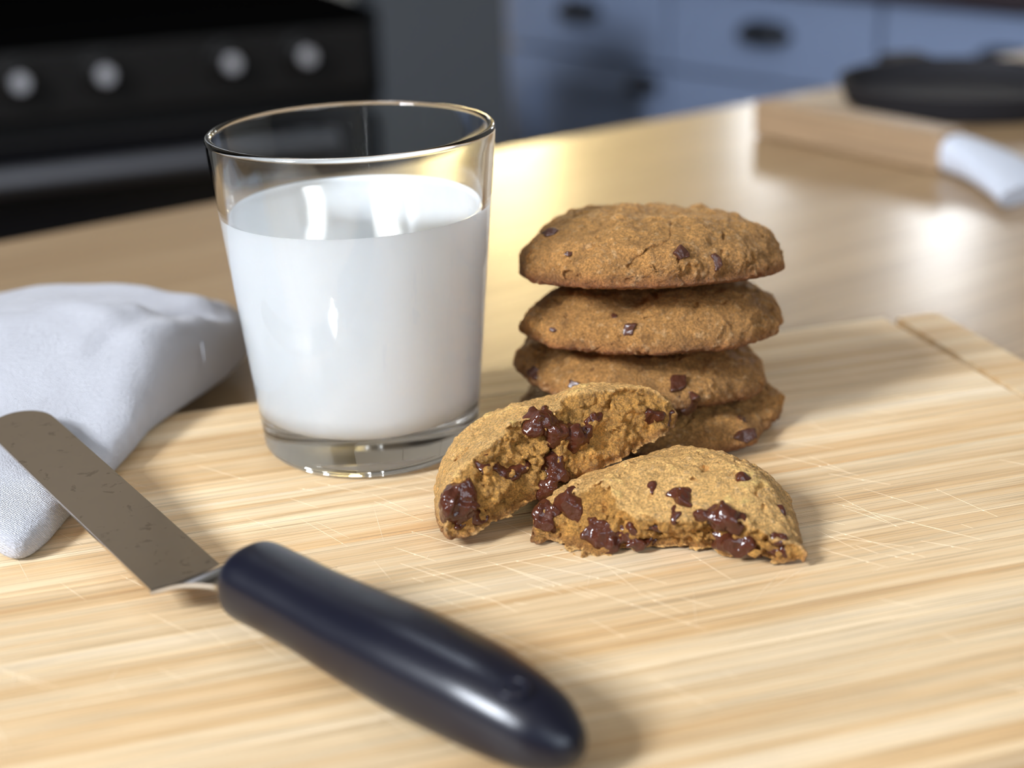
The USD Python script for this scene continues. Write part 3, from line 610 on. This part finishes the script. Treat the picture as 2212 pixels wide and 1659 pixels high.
hh = np.array([0.0006, 0.0058, 0.0080, 0.0092, 0.0094, 0.0092, 0.0092, 0.0098, 0.0106, 0.0104, 0.0095, 0.0080, 0.0056, 0.0030, 0.0006])
oz = np.array([0.001, 0.001, 0.001, 0.001, 0.001, 0.0010, 0.0008, 0.0003, 0.0002, 0.0, -0.0006, -0.0012, -0.0018, -0.0020, -0.0020])
fw_, fh_, fo_ = PchipInterpolator(s_, ww), PchipInterpolator(s_, hh), PchipInterpolator(s_, oz)
rings = []
ss = np.concatenate([np.linspace(-0.055, -0.018, 12), np.linspace(-0.01, 1.0, 50), np.linspace(1.01, 1.125, 20)])
for s in ss:
    c = H0+HA*HL*s+hn*float(fo_(s)); rr = []
    for a in np.linspace(0, 2*math.pi, 48, endpoint=False):
        ca, sa = math.cos(a), math.sin(a); e = 2/2.35
        rr.append(c+across_h*float(fw_(s))*np.sign(ca)*abs(ca)**e+hn*float(fh_(s))*np.sign(sa)*abs(sa)**e)
    rings.append(np.array(rr))
hm = loft(rings); lift = hm.vertices[:, 2].min(); hm.apply_translation((0, 0, -lift+0.0001 if lift < 0 else 0))
hd = obj('handle', hm, 'handle_plastic', sp, smooth=True, label='satin black moulded handle')
ec = at(1108, 1484, 0.019)                                       # faint raised ring mark near the handle's end
tor = trimesh.creation.torus(0.0030, 0.00032, 40, 8)
k = np.argmin(np.hypot(*(hm.vertices[:, :2]-ec[:2]).T) - hm.vertices[:, 2]*0.5); vn = hm.vertex_normals
top = hm.vertices[np.hypot(*(hm.vertices[:, :2]-ec[:2]).T) < 0.003]; zt = top[:, 2].max() if len(top) else 0.02
ec = at(1108, 1484, zt)
obj('emblem', xf(tor, frame4((ec[0], ec[1], zt-0.0002), HA, across_h, np.cross(HA, across_h))), 'handle_emblem', hd, smooth=True, label='faint raised ring mark')

# ------------------------------------------------------------------ far end of the island
ut0, ut1 = at(1655, 246, CT+0.012), at(2062, 322, CT+0.012); UA = unit(ut1-ut0); UN = np.cross([0, 0, 1], UA); ul = np.linalg.norm(ut1-ut0)
ut = thing('wooden_utensil', 'utensil with thick wooden handle and white end at the far end of the island', 'utensil', mat4=frame4((ut0[0], ut0[1], CT), UA, UN, KZ))
obj('handle', box(0, ul, -0.012, 0.012, 0.0, 0.022, 0.003), 'utensil_wood', ut, label='squared pale wooden handle')
ring = []
for s in np.linspace(0, 1, 14):
    hw = 0.011+0.010*math.sin(min(1, s*1.15)*math.pi*0.55); ht = 0.010*(1-0.55*s)
    ring.append(np.array([(ul-0.002+s*0.070, -0.030*s*s+hw*math.copysign(abs(math.cos(a))**0.7, math.cos(a)), ht+0.0002+ht*math.copysign(abs(math.sin(a))**0.7, math.sin(a))) for a in np.linspace(0, 2*math.pi, 20, endpoint=False)]))
obj('head', loft(ring), 'white_plastic', ut, smooth=40, label='white head')
pc_ = at(2110, 205, CT+0.010); pn = thing('round_pan', 'round black cast iron pan at the far right end of the island', 'pan', loc=(pc_[0]+0.000, pc_[1]+0.026, CT))
obj('bowl', lathe([(0, 0.0), (0.072, 0.0), (0.076, 0.003), (0.0805, 0.015), (0.0810, 0.017), (0.0775, 0.017), (0.072, 0.006), (0, 0.005)], 64), 'cast_iron', pn, smooth=35)
obj('handle', xf(box(0.076, 0.108, -0.016, 0.016, 0.009, 0.018, 0.003), frame4((0, 0, 0), (-0.17, 0.985, 0), (-0.985, -0.17, 0), (0, 0, 1))), 'cast_iron', pn)
